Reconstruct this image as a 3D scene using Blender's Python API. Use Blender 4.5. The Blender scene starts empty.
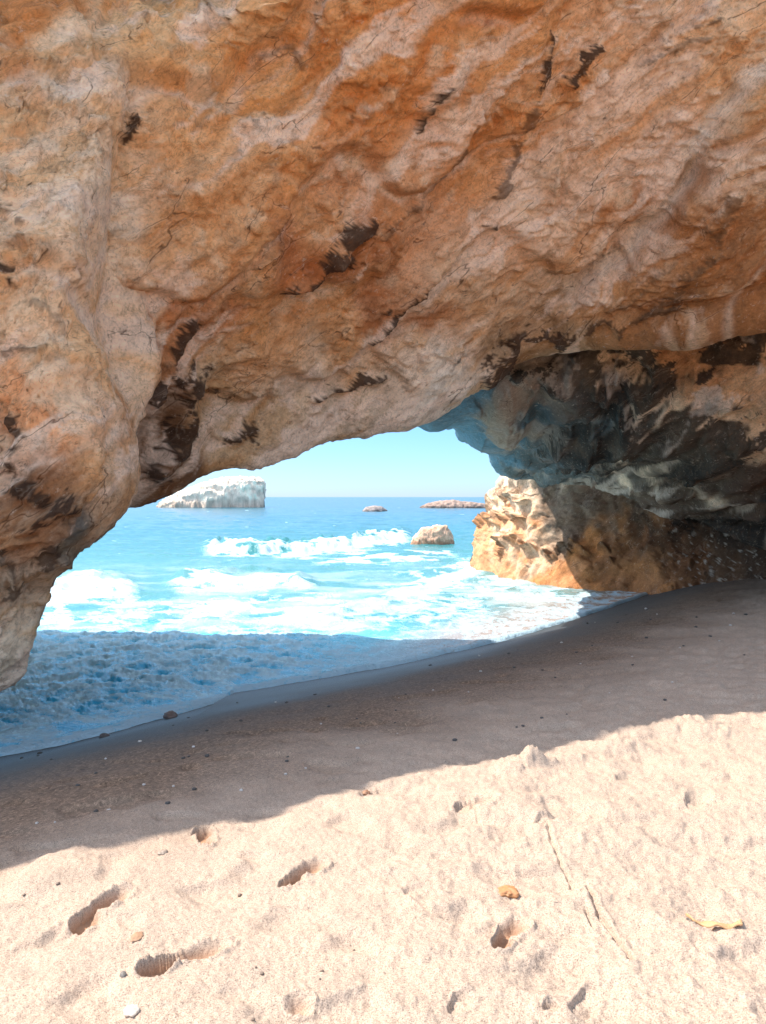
import bpy, math, random
import numpy as np
from mathutils import Vector

random.seed(4)
rng = np.random.default_rng(7)
scene = bpy.context.scene
COL = scene.collection

# ------------------------------------------------------------------ camera, sky, sun, exposure
W, H, F = 766.0, 1024.0, 740.0            # picture size and focal length in pixels
CAMZ, HOR = 2.5, 497.0                    # eye height above the sea, horizon row
SUN_EL, SUN_FWD = math.radians(54), math.radians(14)   # sun on the left, slightly ahead
EXPOSURE = 1.03

cam_d = bpy.data.cameras.new('camera')
cam = bpy.data.objects.new('camera', cam_d)
COL.objects.link(cam)
cam.location = (0, 0, CAMZ)
cam.rotation_euler = (math.radians(90), 0, 0)
cam_d.sensor_fit = 'VERTICAL'
cam_d.sensor_height = 36.0
cam_d.lens = F * 36.0 / H
cam_d.shift_y = -(H / 2 - HOR) / H
cam_d.clip_start = 0.05
cam_d.clip_end = 30000
scene.camera = cam

S = Vector((-math.cos(SUN_EL) * math.cos(SUN_FWD), math.cos(SUN_EL) * math.sin(SUN_FWD), math.sin(SUN_EL)))
sun_d = bpy.data.lights.new('sun', 'SUN')
sun_d.energy = 4.0
sun_d.angle = math.radians(0.5)
sun_d.color = (1.0, 0.93, 0.84)
sun = bpy.data.objects.new('sun', sun_d)
COL.objects.link(sun)
sun.rotation_euler = S.to_track_quat('Z', 'Y').to_euler()

world = bpy.data.worlds.new('World')
scene.world = world
world.use_nodes = True
nt = world.node_tree
bg = nt.nodes['Background']
sky = nt.nodes.new('ShaderNodeTexSky')
sky.sky_type = 'NISHITA'
sky.sun_disc = False
sky.sun_elevation = SUN_EL
sky.sun_rotation = math.atan2(S.x, S.y)
sky.altitude = 0
sky.air_density = 1.0
sky.dust_density = 0.25
sky.ozone_density = 2.0
# the clear band of air low over the sea is a deeper blue than the sky model's white horizon
wtc = nt.nodes.new('ShaderNodeTexCoord'); wsep = nt.nodes.new('ShaderNodeSeparateXYZ')
nt.links.new(wtc.outputs['Generated'], wsep.inputs[0])
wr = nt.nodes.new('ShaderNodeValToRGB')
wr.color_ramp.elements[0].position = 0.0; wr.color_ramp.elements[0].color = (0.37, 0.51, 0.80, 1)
wr.color_ramp.elements[1].position = 0.45; wr.color_ramp.elements[1].color = (2.9, 2.25, 1.6, 1)  # upper sky brightened and warmed beyond the sky model to fill the shaded rock
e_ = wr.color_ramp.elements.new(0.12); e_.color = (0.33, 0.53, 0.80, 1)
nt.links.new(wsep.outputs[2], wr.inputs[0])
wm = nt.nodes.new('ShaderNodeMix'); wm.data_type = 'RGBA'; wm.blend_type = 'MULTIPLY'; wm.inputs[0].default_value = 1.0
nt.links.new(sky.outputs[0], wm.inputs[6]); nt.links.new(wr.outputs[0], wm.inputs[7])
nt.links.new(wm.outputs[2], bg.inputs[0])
bg.inputs[1].default_value = 0.15

vs = scene.view_settings
vs.view_transform = 'Standard'
vs.look = 'None'
vs.exposure = EXPOSURE
vs.gamma = 1.0
vs.use_curve_mapping = False

# ------------------------------------------------------------------ noise
_perm = rng.permutation(256)
_perm = np.concatenate([_perm, _perm, _perm])
_g = rng.normal(size=(256, 3)); _g /= np.linalg.norm(_g, axis=1)[:, None]

def perlin(p):
    p = np.asarray(p, dtype=np.float64)
    i = np.floor(p).astype(np.int64); f = p - i
    i &= 255
    u = f * f * f * (f * (f * 6 - 15) + 10)
    out = 0
    for dx in (0, 1):
        wx = u[..., 0] if dx else 1 - u[..., 0]
        a = _perm[(i[..., 0] + dx) & 255]
        for dy in (0, 1):
            wy = u[..., 1] if dy else 1 - u[..., 1]
            b = _perm[a + ((i[..., 1] + dy) & 255)]
            for dz in (0, 1):
                wz = u[..., 2] if dz else 1 - u[..., 2]
                h = _perm[b + ((i[..., 2] + dz) & 255)]
                g = _g[h]
                d = g[..., 0] * (f[..., 0] - dx) + g[..., 1] * (f[..., 1] - dy) + g[..., 2] * (f[..., 2] - dz)
                out = out + wx * wy * wz * d
    return out * 1.6

def fbm(p, o=4, gain=0.5):
    r, a, s = 0, 1.0, 1.0
    for k in range(o):
        r = r + a * perlin(p * s + 17.3 * k); a *= gain; s *= 2.03
    return r

def ridged(p, o=4, gain=0.5):
    r, a, s, n = 0, 1.0, 1.0, 0
    for k in range(o):
        r = r + a * (1 - np.abs(perlin(p * s + 9.1 * k)) * 2.0); n += a; a *= gain; s *= 2.1
    return r / n

def sm(x, a, b):
    t = np.clip((x - a) / (b - a), 0, 1)
    return t * t * (3 - 2 * t)

def lin(c):
    c = np.asarray(c, float) / 255.0
    return np.where(c <= 0.04045, c / 12.92, ((c + 0.055) / 1.055) ** 2.4)

def seg_dist(px, py, pts):
    """distance to a polyline, and the side (+ to the right of its direction, in picture rows going down)"""
    best = np.full(np.shape(px), 1e9); side = np.zeros(np.shape(px))
    for (x0, y0), (x1, y1) in zip(pts[:-1], pts[1:]):
        dx, dy = x1 - x0, y1 - y0
        t = np.clip(((px - x0) * dx + (py - y0) * dy) / (dx * dx + dy * dy), 0, 1)
        ex, ey = px - x0 - t * dx, py - y0 - t * dy
        d = np.hypot(ex, ey)
        s = np.sign(dx * (py - y0) - dy * (px - x0))
        m = d < best
        best = np.where(m, d, best); side = np.where(m, s, side)
    return best, side

def P(px, py, d):
    return np.array([(px - W / 2) / F * d, d, CAMZ - (py - HOR) / F * d])

def proj(p):
    y = np.maximum(p[..., 1], 0.3)
    return W / 2 + F * p[..., 0] / y, HOR - F * (p[..., 2] - CAMZ) / y

# ------------------------------------------------------------------ mesh helpers
def grid_mesh(name, pts, mat, parent=None, wrap=False, col=None, attrs=None, caps=False):
    n, m = pts.shape[:2]
    v = pts.reshape(-1, 3)
    idx = np.arange(n * m).reshape(n, m)
    if wrap:
        idx = np.concatenate([idx, idx[:, :1]], axis=1)
    q = np.stack([idx[:-1, :-1], idx[1:, :-1], idx[1:, 1:], idx[:-1, 1:]], -1).reshape(-1, 4)
    me = bpy.data.meshes.new(name)
    extra = []
    if caps:
        c0, c1 = pts[0].mean(0), pts[-1].mean(0)
        v = np.concatenate([v, [c0, c1]])
        a = n * m
        tri = [(idx[0, j], idx[0, j + 1], a) for j in range(m)] + [(idx[-1, j + 1], idx[-1, j], a + 1) for j in range(m)]
        extra = np.array(tri)
    nl = q.size + (extra.size if len(extra) else 0)
    nf = len(q) + len(extra)
    me.vertices.add(len(v)); me.vertices.foreach_set('co', v.astype(np.float32).ravel())
    me.loops.add(nl)
    me.loops.foreach_set('vertex_index', np.concatenate([q.ravel()] + ([extra.ravel()] if len(extra) else [])).astype(np.int32))
    me.polygons.add(nf)
    st = np.arange(len(q)) * 4
    if len(extra): st = np.concatenate([st, len(q) * 4 + np.arange(len(extra)) * 3])
    me.polygons.foreach_set('loop_start', st.astype(np.int32))
    me.polygons.foreach_set('use_smooth', np.ones(nf, bool))
    me.update(calc_edges=True)
    k = len(v) - n * m
    if col is not None:
        c = np.concatenate([col.reshape(-1, 3), np.full((k, 3), 0.3)]) if k else col.reshape(-1, 3)
        at = me.color_attributes.new('Col', 'FLOAT_COLOR', 'POINT')
        at.data.foreach_set('color', np.concatenate([c, np.ones((len(c), 1))], 1).astype(np.float32).ravel())
    for an, av in (attrs or {}).items():
        a_ = np.concatenate([av.ravel(), np.zeros(k)])
        at = me.attributes.new(an, 'FLOAT', 'POINT'); at.data.foreach_set('value', a_.astype(np.float32))
    me.materials.append(mat)
    me.validate()
    o = bpy.data.objects.new(name, me)
    COL.objects.link(o)
    if parent: o.parent = parent
    return o

def grid_normals(p, wrap):
    if wrap:
        dt = np.roll(p, -1, 1) - np.roll(p, 1, 1)
    else:
        dt = np.gradient(p, axis=1)
    ds = np.gradient(p, axis=0)
    n = np.cross(ds, dt)
    n /= np.linalg.norm(n, axis=-1)[..., None] + 1e-12
    return n

def cr(a, b, c, d, t):
    return 0.5 * ((2 * b) + (-a + c) * t + (2 * a - 5 * b + 4 * c - d) * t * t + (-a + 3 * b - 3 * c + d) * t ** 3)

def spline(ctrl, counts, closed):
    """catmull-rom along axis 0; counts = samples in each segment"""
    K = len(ctrl); out = []
    segs = K if closed else K - 1
    for k in range(segs):
        if closed:
            a, b, c, d = ctrl[(k - 1) % K], ctrl[k], ctrl[(k + 1) % K], ctrl[(k + 2) % K]
        else:
            b, c = ctrl[k], ctrl[k + 1]
            a = ctrl[k - 1] if k else 2 * b - c
            d = ctrl[k + 2] if k + 2 < K else 2 * c - b
        for j in range(counts[k]):
            out.append(cr(a, b, c, d, j / counts[k]))
    if not closed: out.append(ctrl[-1])
    return np.array(out)

def loft(stations, cs, ct):
    """stations: M rings of K points. Returns a dense (ns, nt, 3) grid, rings closed."""
    A = np.array(stations, float)
    A = spline(A, cs, False)
    A = spline(A.transpose(1, 0, 2), ct, True).transpose(1, 0, 2)
    return A

def tag(o, label=None, cat=None, group=None, kind=None):
    if label: o['label'] = label
    if cat: o['category'] = cat
    if group: o['group'] = group
    if kind: o['kind'] = kind
    return o

def empty(name, loc=(0, 0, 0)):
    o = bpy.data.objects.new(name, None); COL.objects.link(o); o.location = loc
    return o

# ------------------------------------------------------------------ materials
def new_mat(name):
    m = bpy.data.materials.new(name); m.use_nodes = True
    return m, m.node_tree, m.node_tree.nodes['Principled BSDF']

def node(t, kind, **kw):
    n = t.nodes.new(kind)
    for k, v in kw.items():
        if k in n.inputs: n.inputs[k].default_value = v
        else: setattr(n, k, v)
    return n

def mixc(t, a, b, f, mode='MIX'):
    n = t.nodes.new('ShaderNodeMix'); n.data_type = 'RGBA'; n.blend_type = mode
    for s, v in ((0, f), (6, a), (7, b)):
        if hasattr(v, 'links'): t.links.new(v, n.inputs[s])
        else: n.inputs[s].default_value = v if not isinstance(v, tuple) or len(v) == 4 else (*v, 1)
    return n.outputs[2]

def ramp(t, src, stops):
    n = t.nodes.new('ShaderNodeValToRGB')
    e = n.color_ramp.elements
    while len(e) < len(stops): e.new(0.5)
    for k, (p, c) in enumerate(stops):
        e[k].position = p; e[k].color = (c, c, c, 1) if not isinstance(c, tuple) else (*c, 1)
    t.links.new(src, n.inputs[0])
    return n.outputs[0]

def rock_material(name, bump=1.0):
    m, t, b = new_mat(name)
    tc = t.nodes.new('ShaderNodeTexCoord')
    at = node(t, 'ShaderNodeAttribute', attribute_name='Col')
    mp = node(t, 'ShaderNodeMapping'); mp.inputs['Scale'].default_value = (1, 1, 1); mp.inputs['Rotation'].default_value = (0, math.radians(38), 0)
    t.links.new(tc.outputs['Object'], mp.inputs[0])
    mp2 = node(t, 'ShaderNodeMapping'); mp2.inputs['Scale'].default_value = (0.6, 1, 1.2)
    t.links.new(mp.outputs[0], mp2.inputs[0])
    n1 = node(t, 'ShaderNodeTexNoise', Scale=8.0, Detail=12.0, Roughness=0.72, Distortion=0.15)
    n2 = node(t, 'ShaderNodeTexNoise', Scale=32.0, Detail=10.0, Roughness=0.7)
    n3 = node(t, 'ShaderNodeTexNoise', Scale=3.2, Detail=12.0, Roughness=0.62, Distortion=1.2)
    t.links.new(mp2.outputs[0], n1.inputs['Vector']); t.links.new(tc.outputs['Object'], n2.inputs['Vector']); t.links.new(mp2.outputs[0], n3.inputs['Vector'])
    v1 = ramp(t, n1.outputs[0], [(0.32, 0.70), (0.5, 1.08), (0.68, 1.36)])
    c = mixc(t, at.outputs['Color'], v1, 0.8, 'MULTIPLY')
    v2 = ramp(t, n2.outputs[0], [(0.34, 0.64), (0.46, 1.06), (0.7, 1.38)])
    c = mixc(t, c, v2, 0.7, 'MULTIPLY')
    n4 = node(t, 'ShaderNodeTexNoise', Scale=12.0, Detail=12.0, Roughness=0.78)
    t.links.new(mp2.outputs[0], n4.inputs['Vector'])
    fl = ramp(t, n4.outputs[0], [(0.35, 1.0), (0.42, 0.0)])
    c = mixc(t, c, (0.20, 0.085, 0.035), mixc(t, (0, 0, 0), fl, 0.6))
    fl2 = ramp(t, n4.outputs[0], [(0.585, 0.0), (0.66, 1.0)])
    c = mixc(t, c, (0.88, 0.70, 0.54), mixc(t, (0, 0, 0), fl2, 0.55))
    wn_ = node(t, 'ShaderNodeTexNoise', Scale=1.6, Detail=4.0, Roughness=0.5)
    mp3 = node(t, 'ShaderNodeMapping'); mp3.inputs['Scale'].default_value = (0.38, 1, 1.5); t.links.new(mp.outputs[0], mp3.inputs[0])
    t.links.new(mp3.outputs[0], wn_.inputs['Vector'])
    wv_ = node(t, 'ShaderNodeVectorMath', operation='MULTIPLY_ADD'); t.links.new(wn_.outputs['Color'], wv_.inputs[0]); wv_.inputs[1].default_value = (0.6, 0.6, 0.6); t.links.new(mp3.outputs[0], wv_.inputs[2])
    crk = []
    for sc_c, wd in ((0.8, 0.009), (1.9, 0.012)):
        vc = node(t, 'ShaderNodeTexVoronoi', Scale=sc_c, feature='DISTANCE_TO_EDGE'); t.links.new(wv_.outputs[0], vc.inputs['Vector'])
        line = ramp(t, vc.outputs['Distance'], [(0.0, 1.0), (wd, 0.0)])
        gate = ramp(t, wn_.outputs[0] if sc_c > 1 else n3.outputs[0], [(0.53, 0.0), (0.60, 1.0)])
        mlt = node(t, 'ShaderNodeMath', operation='MULTIPLY'); t.links.new(line, mlt.inputs[0]); t.links.new(gate, mlt.inputs[1])
        crk.append(mlt.outputs[0])
        edge_ = ramp(t, vc.outputs['Distance'], [(wd, 0.0), (wd * 2.0, 1.0), (wd * 4.5, 0.0)])
        m3 = node(t, 'ShaderNodeMath', operation='MULTIPLY'); t.links.new(edge_, m3.inputs[0]); t.links.new(gate, m3.inputs[1])
        c = mixc(t, c, (0.88, 0.70, 0.53), mixc(t, (0, 0, 0), m3.outputs[0], 0.12))
        c = mixc(t, c, (0.09, 0.04, 0.02), mixc(t, (0, 0, 0), mlt.outputs[0], 0.8))
    # thin dark veins and pale crusts
    vein = ramp(t, n3.outputs[0], [(0.482, 0.0), (0.497, 1.0), (0.512, 0.0)])
    c = mixc(t, c, (0.16, 0.08, 0.04), mixc(t, (0, 0, 0), vein, 0.40))
    crust = ramp(t, n1.outputs[0], [(0.60, 0.0), (0.72, 1.0)])
    c = mixc(t, c, (0.84, 0.62, 0.43), mixc(t, (0, 0, 0), crust, 0.45))
    t.links.new(c, b.inputs['Base Color'])
    b.inputs['Roughness'].default_value = 0.9
    b.inputs['Specular IOR Level'].default_value = 0.25
    add = node(t, 'ShaderNodeMath', operation='MULTIPLY_ADD')
    t.links.new(n2.outputs[0], add.inputs[0]); add.inputs[1].default_value = 0.4; t.links.new(n4.outputs[0], add.inputs[2])
    bm = node(t, 'ShaderNodeBump', Strength=1.0 * bump, Distance=0.05)
    t.links.new(add.outputs[0], bm.inputs['Height'])
    v = node(t, 'ShaderNodeTexNoise', Scale=3.2, Detail=12.0, Roughness=0.62, Distortion=1.2)
    bm2 = node(t, 'ShaderNodeBump', Strength=0.35 * bump, Distance=0.2)
    hsub = node(t, 'ShaderNodeMath', operation='MULTIPLY_ADD'); t.links.new(crk[0], hsub.inputs[0]); hsub.inputs[1].default_value = -0.25; t.links.new(n3.outputs[0], hsub.inputs[2])
    hsub2 = node(t, 'ShaderNodeMath', operation='MULTIPLY_ADD'); t.links.new(crk[1], hsub2.inputs[0]); hsub2.inputs[1].default_value = -0.15; t.links.new(hsub.outputs[0], hsub2.inputs[2])
    t.links.new(hsub2.outputs[0], bm2.inputs['Height']); t.links.new(bm.outputs[0], bm2.inputs['Normal'])
    t.links.new(bm2.outputs[0], b.inputs['Normal'])
    return m

ROCK = rock_material('weathered_rock')

# ------------------------------------------------------------------ beach shape
def at_z(px, py, z):
    d = F * (CAMZ - z) / (py - HOR)
    return (px - W / 2) / F * d, d

_wl = [at_z(px, py, 0.03) for px, py in [(0, 752), (60, 742), (120, 727), (200, 705), (226, 698), (233, 690), (300, 679),
                                         (380, 666), (440, 653), (500, 640), (560, 622), (610, 606), (645, 594)]]
_wl = [(-60, -50), (-9, 2.0)] + _wl + [(8.5, 21.5), (12, 27), (60, 75)]
_wx = np.array([a[0] for a in _wl]); _wy = np.array([a[1] for a in _wl])

_dx = np.arange(-60, 60, 0.1)
_k = np.exp(-(np.arange(-30, 31) * 0.1 / 1.0) ** 2 / 2); _k /= _k.sum()
_dy = np.interp(_dx, _wx, _wy)
_dy[30:-30] = np.convolve(_dy, _k, 'valid')

def shore(x, y):
    """distance up the beach from the water's edge (+ on the sand)"""
    q0 = (np.interp(x, _wx, _wy) - y) * 0.69
    q1 = (np.interp(x, _dx, _dy) - y) * 0.69        # away from the edge the small scallops die out
    t = np.clip((np.abs(q1) - 0.25) / 0.9, 0, 1); t = t * t * (3 - 2 * t)
    return q0 * (1 - t) + q1 * t

def beach(x, y):
    q = shore(x, y)
    qp = np.maximum(q, 0)
    z = np.where(q > 0, 0.95 * (1 - np.exp(-(qp / 2.8) ** 1.2)), 0.10 * np.maximum(q, -40))
    return z

def on_sand(px, py):
    ux, uz = (px - W / 2) / F, -(py - HOR) / F
    lo, hi = 0.5, 60.0
    for _ in range(50):
        mid = (lo + hi) / 2
        if CAMZ + uz * mid > beach(ux * mid, mid): lo = mid
        else: hi = mid
    return ux * lo, lo, float(beach(ux * lo, lo))

# ------------------------------------------------------------------ the rock arch
# Rim of the arch towards the viewer: from where its shadow falls on the sand, back up along the sun's rays
SHADE = [(-260, 925), (-120, 893), (0, 866), (100, 850), (200, 818), (300, 800), (400, 776), (500, 756), (600, 733), (700, 715), (766, 707)]
def rim(px, py, h):
    x, y, z = on_sand(px, py)
    k = (h - z) / S.z
    return np.array([x + S.x * k, y + S.y * k, h])

_sh = np.array([on_sand(a, b)[:2] for a, b in SHADE])
def clear(px, py, d):
    """a point on the face, set back until its shadow no longer reaches the sunlit sand in view"""
    for _ in range(60):
        p = P(px, py, d)
        k = (p[2] - 0.85) / S.z
        x, y = p[0] - S.x * k, p[1] - S.y * k
        if y > 0 and (x / y * F + W / 2 > 860 or y > np.interp(x, _sh[:, 0], _sh[:, 1]) + 0.32): break
        d += 0.05
    return p

FEAT = []   # (polyline, half width px, depth m): fissures in the face

def rock_colour(p, px, py, table, contrast=1.0):
    acc = 0; ws = 0
    wx = px + 60 * fbm(p * 0.9 + 3, 3); wy = py + 60 * fbm(p * 0.9 + 31, 3)
    for x, y, c in table:
        w = 1.0 / (((wx - x) ** 2 + (wy - y) ** 2) / 4000.0 + 0.15) ** 2
        acc = acc + w[..., None] * lin(c); ws = ws + w
    c = acc / ws[..., None]
    return c

A_DIR = np.array([0.79, 0.05, 0.61]); B_DIR = np.array([-0.61, 0.0, 0.79]); C_DIR = np.array([0.0, 1.0, 0.0])
def strata(p, sa=0.3, sb=1.3, sc=0.9):
    return np.stack([p @ A_DIR * sa, p @ B_DIR * sb, p @ C_DIR * sc], -1)

def roughen(g, wrap=True, ysc=1.0, big=0.30, mid=0.12, small=0.045, slab=0.0, fdep=0.45, feat=True, extra=None, damp=None):
    n = grid_normals(g, wrap)
    px, py = proj(g)
    p = g * np.array([1, ysc, 1])
    warp = np.stack([fbm(p * 0.7 + 5, 3), fbm(p * 0.7 + 25, 3), fbm(p * 0.7 + 45, 3)], -1)
    w = p + 0.35 * warp
    d = big * fbm(w * 0.45 + 2, 3)
    d = d + mid * 1.3 * (ridged(strata(w) + 4, 4) - 0.55)
    d = d + mid * (ridged(w * 1.5 + 8, 5, 0.55) - 0.55)
    # broken ledges: terraced noise gives facets with sharp edges
    tn = fbm(strata(w, 0.5, 1.5, 1.2) * 1.1 + 50, 4) * 2.6
    fr = tn - np.floor(tn)
    d = d + small * 1.0 * (np.floor(tn) + sm(fr, 0.70, 1.0))
    d = d + small * (fbm(w * 5.0 + 1, 4, 0.6)) + small * 0.45 * (ridged(w * 11 + 21, 3, 0.6) - 0.5) - small * 0.8 * sm(fbm(w * 8 + 61, 3, 0.6), 0.35, 0.6)
    pit = sm(fbm(w * 2.2 + 77, 4, 0.6), 0.42, 0.75)
    d = d - 0.16 * pit * (mid / 0.12)
    if slab:
        tb = p @ B_DIR * 0.85 + 0.15 * p[..., 0] + 0.55 * fbm(p * 0.4 + 600, 3)
        fb = tb - np.floor(tb)
        d = d + slab * (fb - sm(fb, 0.86, 1.0) - 0.4)
    if damp is not None: d = d * damp
    wx = px + 9 * fbm(p * 2.0 + 3, 2, 0.5); wy = py + 9 * fbm(p * 2.0 + 13, 2, 0.5)
    rx_, ry_ = wx, wy
    rag = fbm(strata(g, 3.0, 6.0, 3.0) + 13, 5, 0.78)
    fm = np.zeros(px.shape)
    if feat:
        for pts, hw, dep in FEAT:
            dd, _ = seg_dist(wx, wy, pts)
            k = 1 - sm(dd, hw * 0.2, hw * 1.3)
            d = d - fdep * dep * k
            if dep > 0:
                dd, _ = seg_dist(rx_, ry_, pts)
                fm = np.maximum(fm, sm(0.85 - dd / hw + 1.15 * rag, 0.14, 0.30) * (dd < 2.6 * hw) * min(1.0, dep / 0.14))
    if extra is not None: d = d + extra(wx, wy, p)
    q = g + n * d[..., None]
    return q, px, py, fm, wx, wy

# fissures and hollows (rows of the photograph turned into places on the rock face)
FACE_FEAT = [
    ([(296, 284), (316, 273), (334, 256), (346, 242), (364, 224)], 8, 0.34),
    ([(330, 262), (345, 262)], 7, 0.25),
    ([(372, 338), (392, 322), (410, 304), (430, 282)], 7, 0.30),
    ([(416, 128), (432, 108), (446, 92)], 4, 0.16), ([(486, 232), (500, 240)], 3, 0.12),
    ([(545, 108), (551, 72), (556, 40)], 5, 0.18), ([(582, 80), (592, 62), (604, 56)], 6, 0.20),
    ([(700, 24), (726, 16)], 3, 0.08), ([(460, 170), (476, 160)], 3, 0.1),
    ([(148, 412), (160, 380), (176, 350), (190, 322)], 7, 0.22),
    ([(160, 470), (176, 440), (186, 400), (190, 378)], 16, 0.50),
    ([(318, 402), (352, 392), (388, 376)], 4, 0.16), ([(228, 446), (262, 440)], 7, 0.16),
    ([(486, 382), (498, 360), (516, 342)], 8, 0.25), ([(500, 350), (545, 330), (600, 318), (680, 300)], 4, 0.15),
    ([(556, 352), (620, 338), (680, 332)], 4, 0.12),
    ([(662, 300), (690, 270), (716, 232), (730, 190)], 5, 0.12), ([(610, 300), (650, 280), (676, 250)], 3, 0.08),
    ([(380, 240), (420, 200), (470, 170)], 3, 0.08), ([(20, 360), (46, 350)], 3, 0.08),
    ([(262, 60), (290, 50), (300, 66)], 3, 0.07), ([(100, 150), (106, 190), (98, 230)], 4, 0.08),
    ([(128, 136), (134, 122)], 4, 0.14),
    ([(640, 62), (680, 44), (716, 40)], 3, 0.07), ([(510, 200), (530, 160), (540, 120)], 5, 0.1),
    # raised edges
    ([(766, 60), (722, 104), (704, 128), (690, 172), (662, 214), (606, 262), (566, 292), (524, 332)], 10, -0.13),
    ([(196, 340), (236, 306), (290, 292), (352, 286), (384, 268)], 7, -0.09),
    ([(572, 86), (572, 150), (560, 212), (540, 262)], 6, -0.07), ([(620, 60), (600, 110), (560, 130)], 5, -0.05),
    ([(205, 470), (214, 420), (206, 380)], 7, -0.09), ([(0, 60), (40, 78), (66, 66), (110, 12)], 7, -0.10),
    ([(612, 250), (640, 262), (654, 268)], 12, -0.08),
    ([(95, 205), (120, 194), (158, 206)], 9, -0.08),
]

lipA = [(-520, 640, 8.0), (-260, 600, 8.0), (-60, 560, 8.0), (40, 530, 8.0), (110, 512, 8.2), (150, 499, 8.4), (202, 476, 8.8), (262, 468, 9.3), (292, 459, 9.5),
        (332, 440, 9.9), (382, 431, 10.3), (430, 421, 10.6), (456, 404, 10.8), (490, 376, 10.9), (532, 350, 10.9), (600, 326, 10.6), (700, 316, 10.0),
        (780, 300, 9.6), (980, 290, 9.0), (1300, 300, 8.4)]
rimpx = [(-260, 925), (-190, 908), (-120, 893), (-60, 880), (0, 866), (50, 858), (100, 848), (150, 833), (200, 818), (250, 809), (300, 800), (360, 786), (420, 771),
         (480, 760), (560, 741), (640, 725), (720, 713), (790, 704), (900, 690), (1100, 668)]
# depth of the face along each station: at the top edge of the frame, and half way
topd = [6.4, 6.2, 6.0, 5.9, 5.9, 5.9, 6.0, 6.1, 6.2, 6.4, 6.6, 6.9, 7.1, 7.3, 7.5, 7.8, 8.0, 8.2, 8.0, 7.6]
topx = [-800, -520, -300, -160, -60, 20, 90, 160, 220, 280, 340, 410, 480, 540, 600, 680, 780, 880, 1050, 1400]
st = []
for i, (lx, ly, ld) in enumerate(lipA):
    hgt = 8.0 if i < 15 else 8.0 + (i - 14) * 0.5
    R = rim(*rimpx[i], hgt)
    tx = topx[i]; td = topd[i]
    f0 = clear(tx, -90, td)
    def mix(k, bulge=0.0):
        x = tx + (lx - tx) * k; y = -90 + (ly + 90) * k
        dd = td + (ld - td) * (k ** 1.5)
        return clear(x, y, dd - bulge)
    lip = P(lx, ly, ld)
    sx = lip[0]
    # outer (seaward) foot and shoulder
    yo = max(ld + 2.6, np.interp(sx, [-8, -3, 0, 1.5, 4], [13.6, 13.3, 13.4, 13.8, 14.5]))
    u1 = lip + np.array([0.0, 0.45, 0.22])
    u2 = np.array([sx, (ld + yo) / 2 + 0.2, lip[2] + 0.75])
    u3 = np.array([sx - 0.3, yo, lip[2] + 0.9])
    o1 = np.array([sx - 1.2, yo + 0.3, lip[2] + 2.2])
    o2 = np.array([min(sx - 2.2, R[0] + 3), yo - 0.6, 6.3])
    st.append([R, f0, mix(0.25, 0.05), mix(0.5, 0.12), mix(0.75, 0.10), mix(0.92, 0.0), lip, u1, u2, u3, o1, o2, (R + o2) / 2 + np.array([0, 0, 0.6])])
csA = [8, 10, 30, 24, 14, 18, 22, 14, 18, 22, 22, 10, 18, 18, 36, 40, 34, 20, 10]
ctA = [10, 70, 70, 70, 60, 30, 14, 14, 10, 8, 8, 8, 8]
gA = loft(st, csA, ctA)

def face_extra(wx, wy, p):
    # the facet right of the long pale edge lies deeper; the band below the ledge bulges out
    dd, s = seg_dist(wx, wy, [(800, 20), (722, 104), (704, 128), (690, 172), (662, 214), (606, 262), (566, 292), (505, 345)])
    inner = sm(-s * dd, -6, 26)
    d = -0.42 * inner * sm(wx, 500, 620)
    dd, s = seg_dist(wx, wy, [(190, 350), (236, 306), (290, 292), (352, 286), (384, 268), (470, 150), (560, 20)])
    d = d + 0.16 * sm(s * dd, -8, 14) * sm(wx, 180, 240) * (1 - sm(dd, 60, 160))
    return d

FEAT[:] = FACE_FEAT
fade = np.ones(gA.shape[:2])
_k = np.arange(gA.shape[1]); _lip = sum(ctA[:6])
fade *= (1 - 0.65 * np.exp(-((_k - _lip) / 22.0) ** 2))[None, :]
gA2, px, py, fm, wx, wy = roughen(gA, extra=face_extra, damp=fade, slab=0.18, big=0.14, mid=0.055, small=0.026)
def trim(g):
    """shave the brow back to the line the sunlight on the sand requires"""
    k = (g[..., 2] - 0.85) / S.z
    x = g[..., 0] - S.x * k; y = g[..., 1] - S.y * k
    vv = np.interp(x, _sh[:, 0], _sh[:, 1]) + 0.06 * fbm(g * 1.1, 3) - y
    fr = x / np.maximum(y, 0.1) * F + W / 2
    m = (vv > 0) & (g[..., 2] > 4) & (fr > -400) & (fr < 1000) & (y > 0.5)
    g[..., 1] += np.where(m, vv, 0)
    return g
gA2 = trim(gA2)
T_FACE = [(60, 60, (222, 176, 140)), (20, 15, (196, 126, 76)), (150, 20, (214, 160, 115)), (250, 80, (214, 148, 96)), (350, 30, (205, 130, 76)), (420, 100, (200, 122, 68)),
          (300, 180, (206, 142, 95)), (500, 50, (204, 136, 86)), (520, 150, (200, 132, 84)), (440, 190, (205, 146, 110)), (620, 110, (220, 170, 138)), (560, 230, (218, 172, 142)),
          (700, 40, (214, 160, 120)), (640, 190, (220, 172, 142)), (480, 300, (206, 158, 124)), (110, 220, (232, 192, 162)), (230, 240, (210, 150, 105)),
          (60, 320, (214, 165, 128)), (350, 330, (214, 156, 112)), (250, 330, (200, 134, 84)), (250, 410, (190, 146, 110)), (330, 410, (196, 160, 134)), (400, 390, (224, 184, 156)), (430, 405, (214, 190, 172)),  # lower arch tones raised to make up for less bounce light
          (680, 250, (168, 100, 54)), (740, 180, (150, 88, 46)), (600, 290, (190, 128, 82)), (700, 300, (140, 86, 48)), (170, 440, (110, 70, 44)), (160, 330, (180, 110, 68)), (300, 260, (170, 100, 60)), (410, 300, (172, 108, 70)), (560, 340, (150, 112, 80))]
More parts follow.
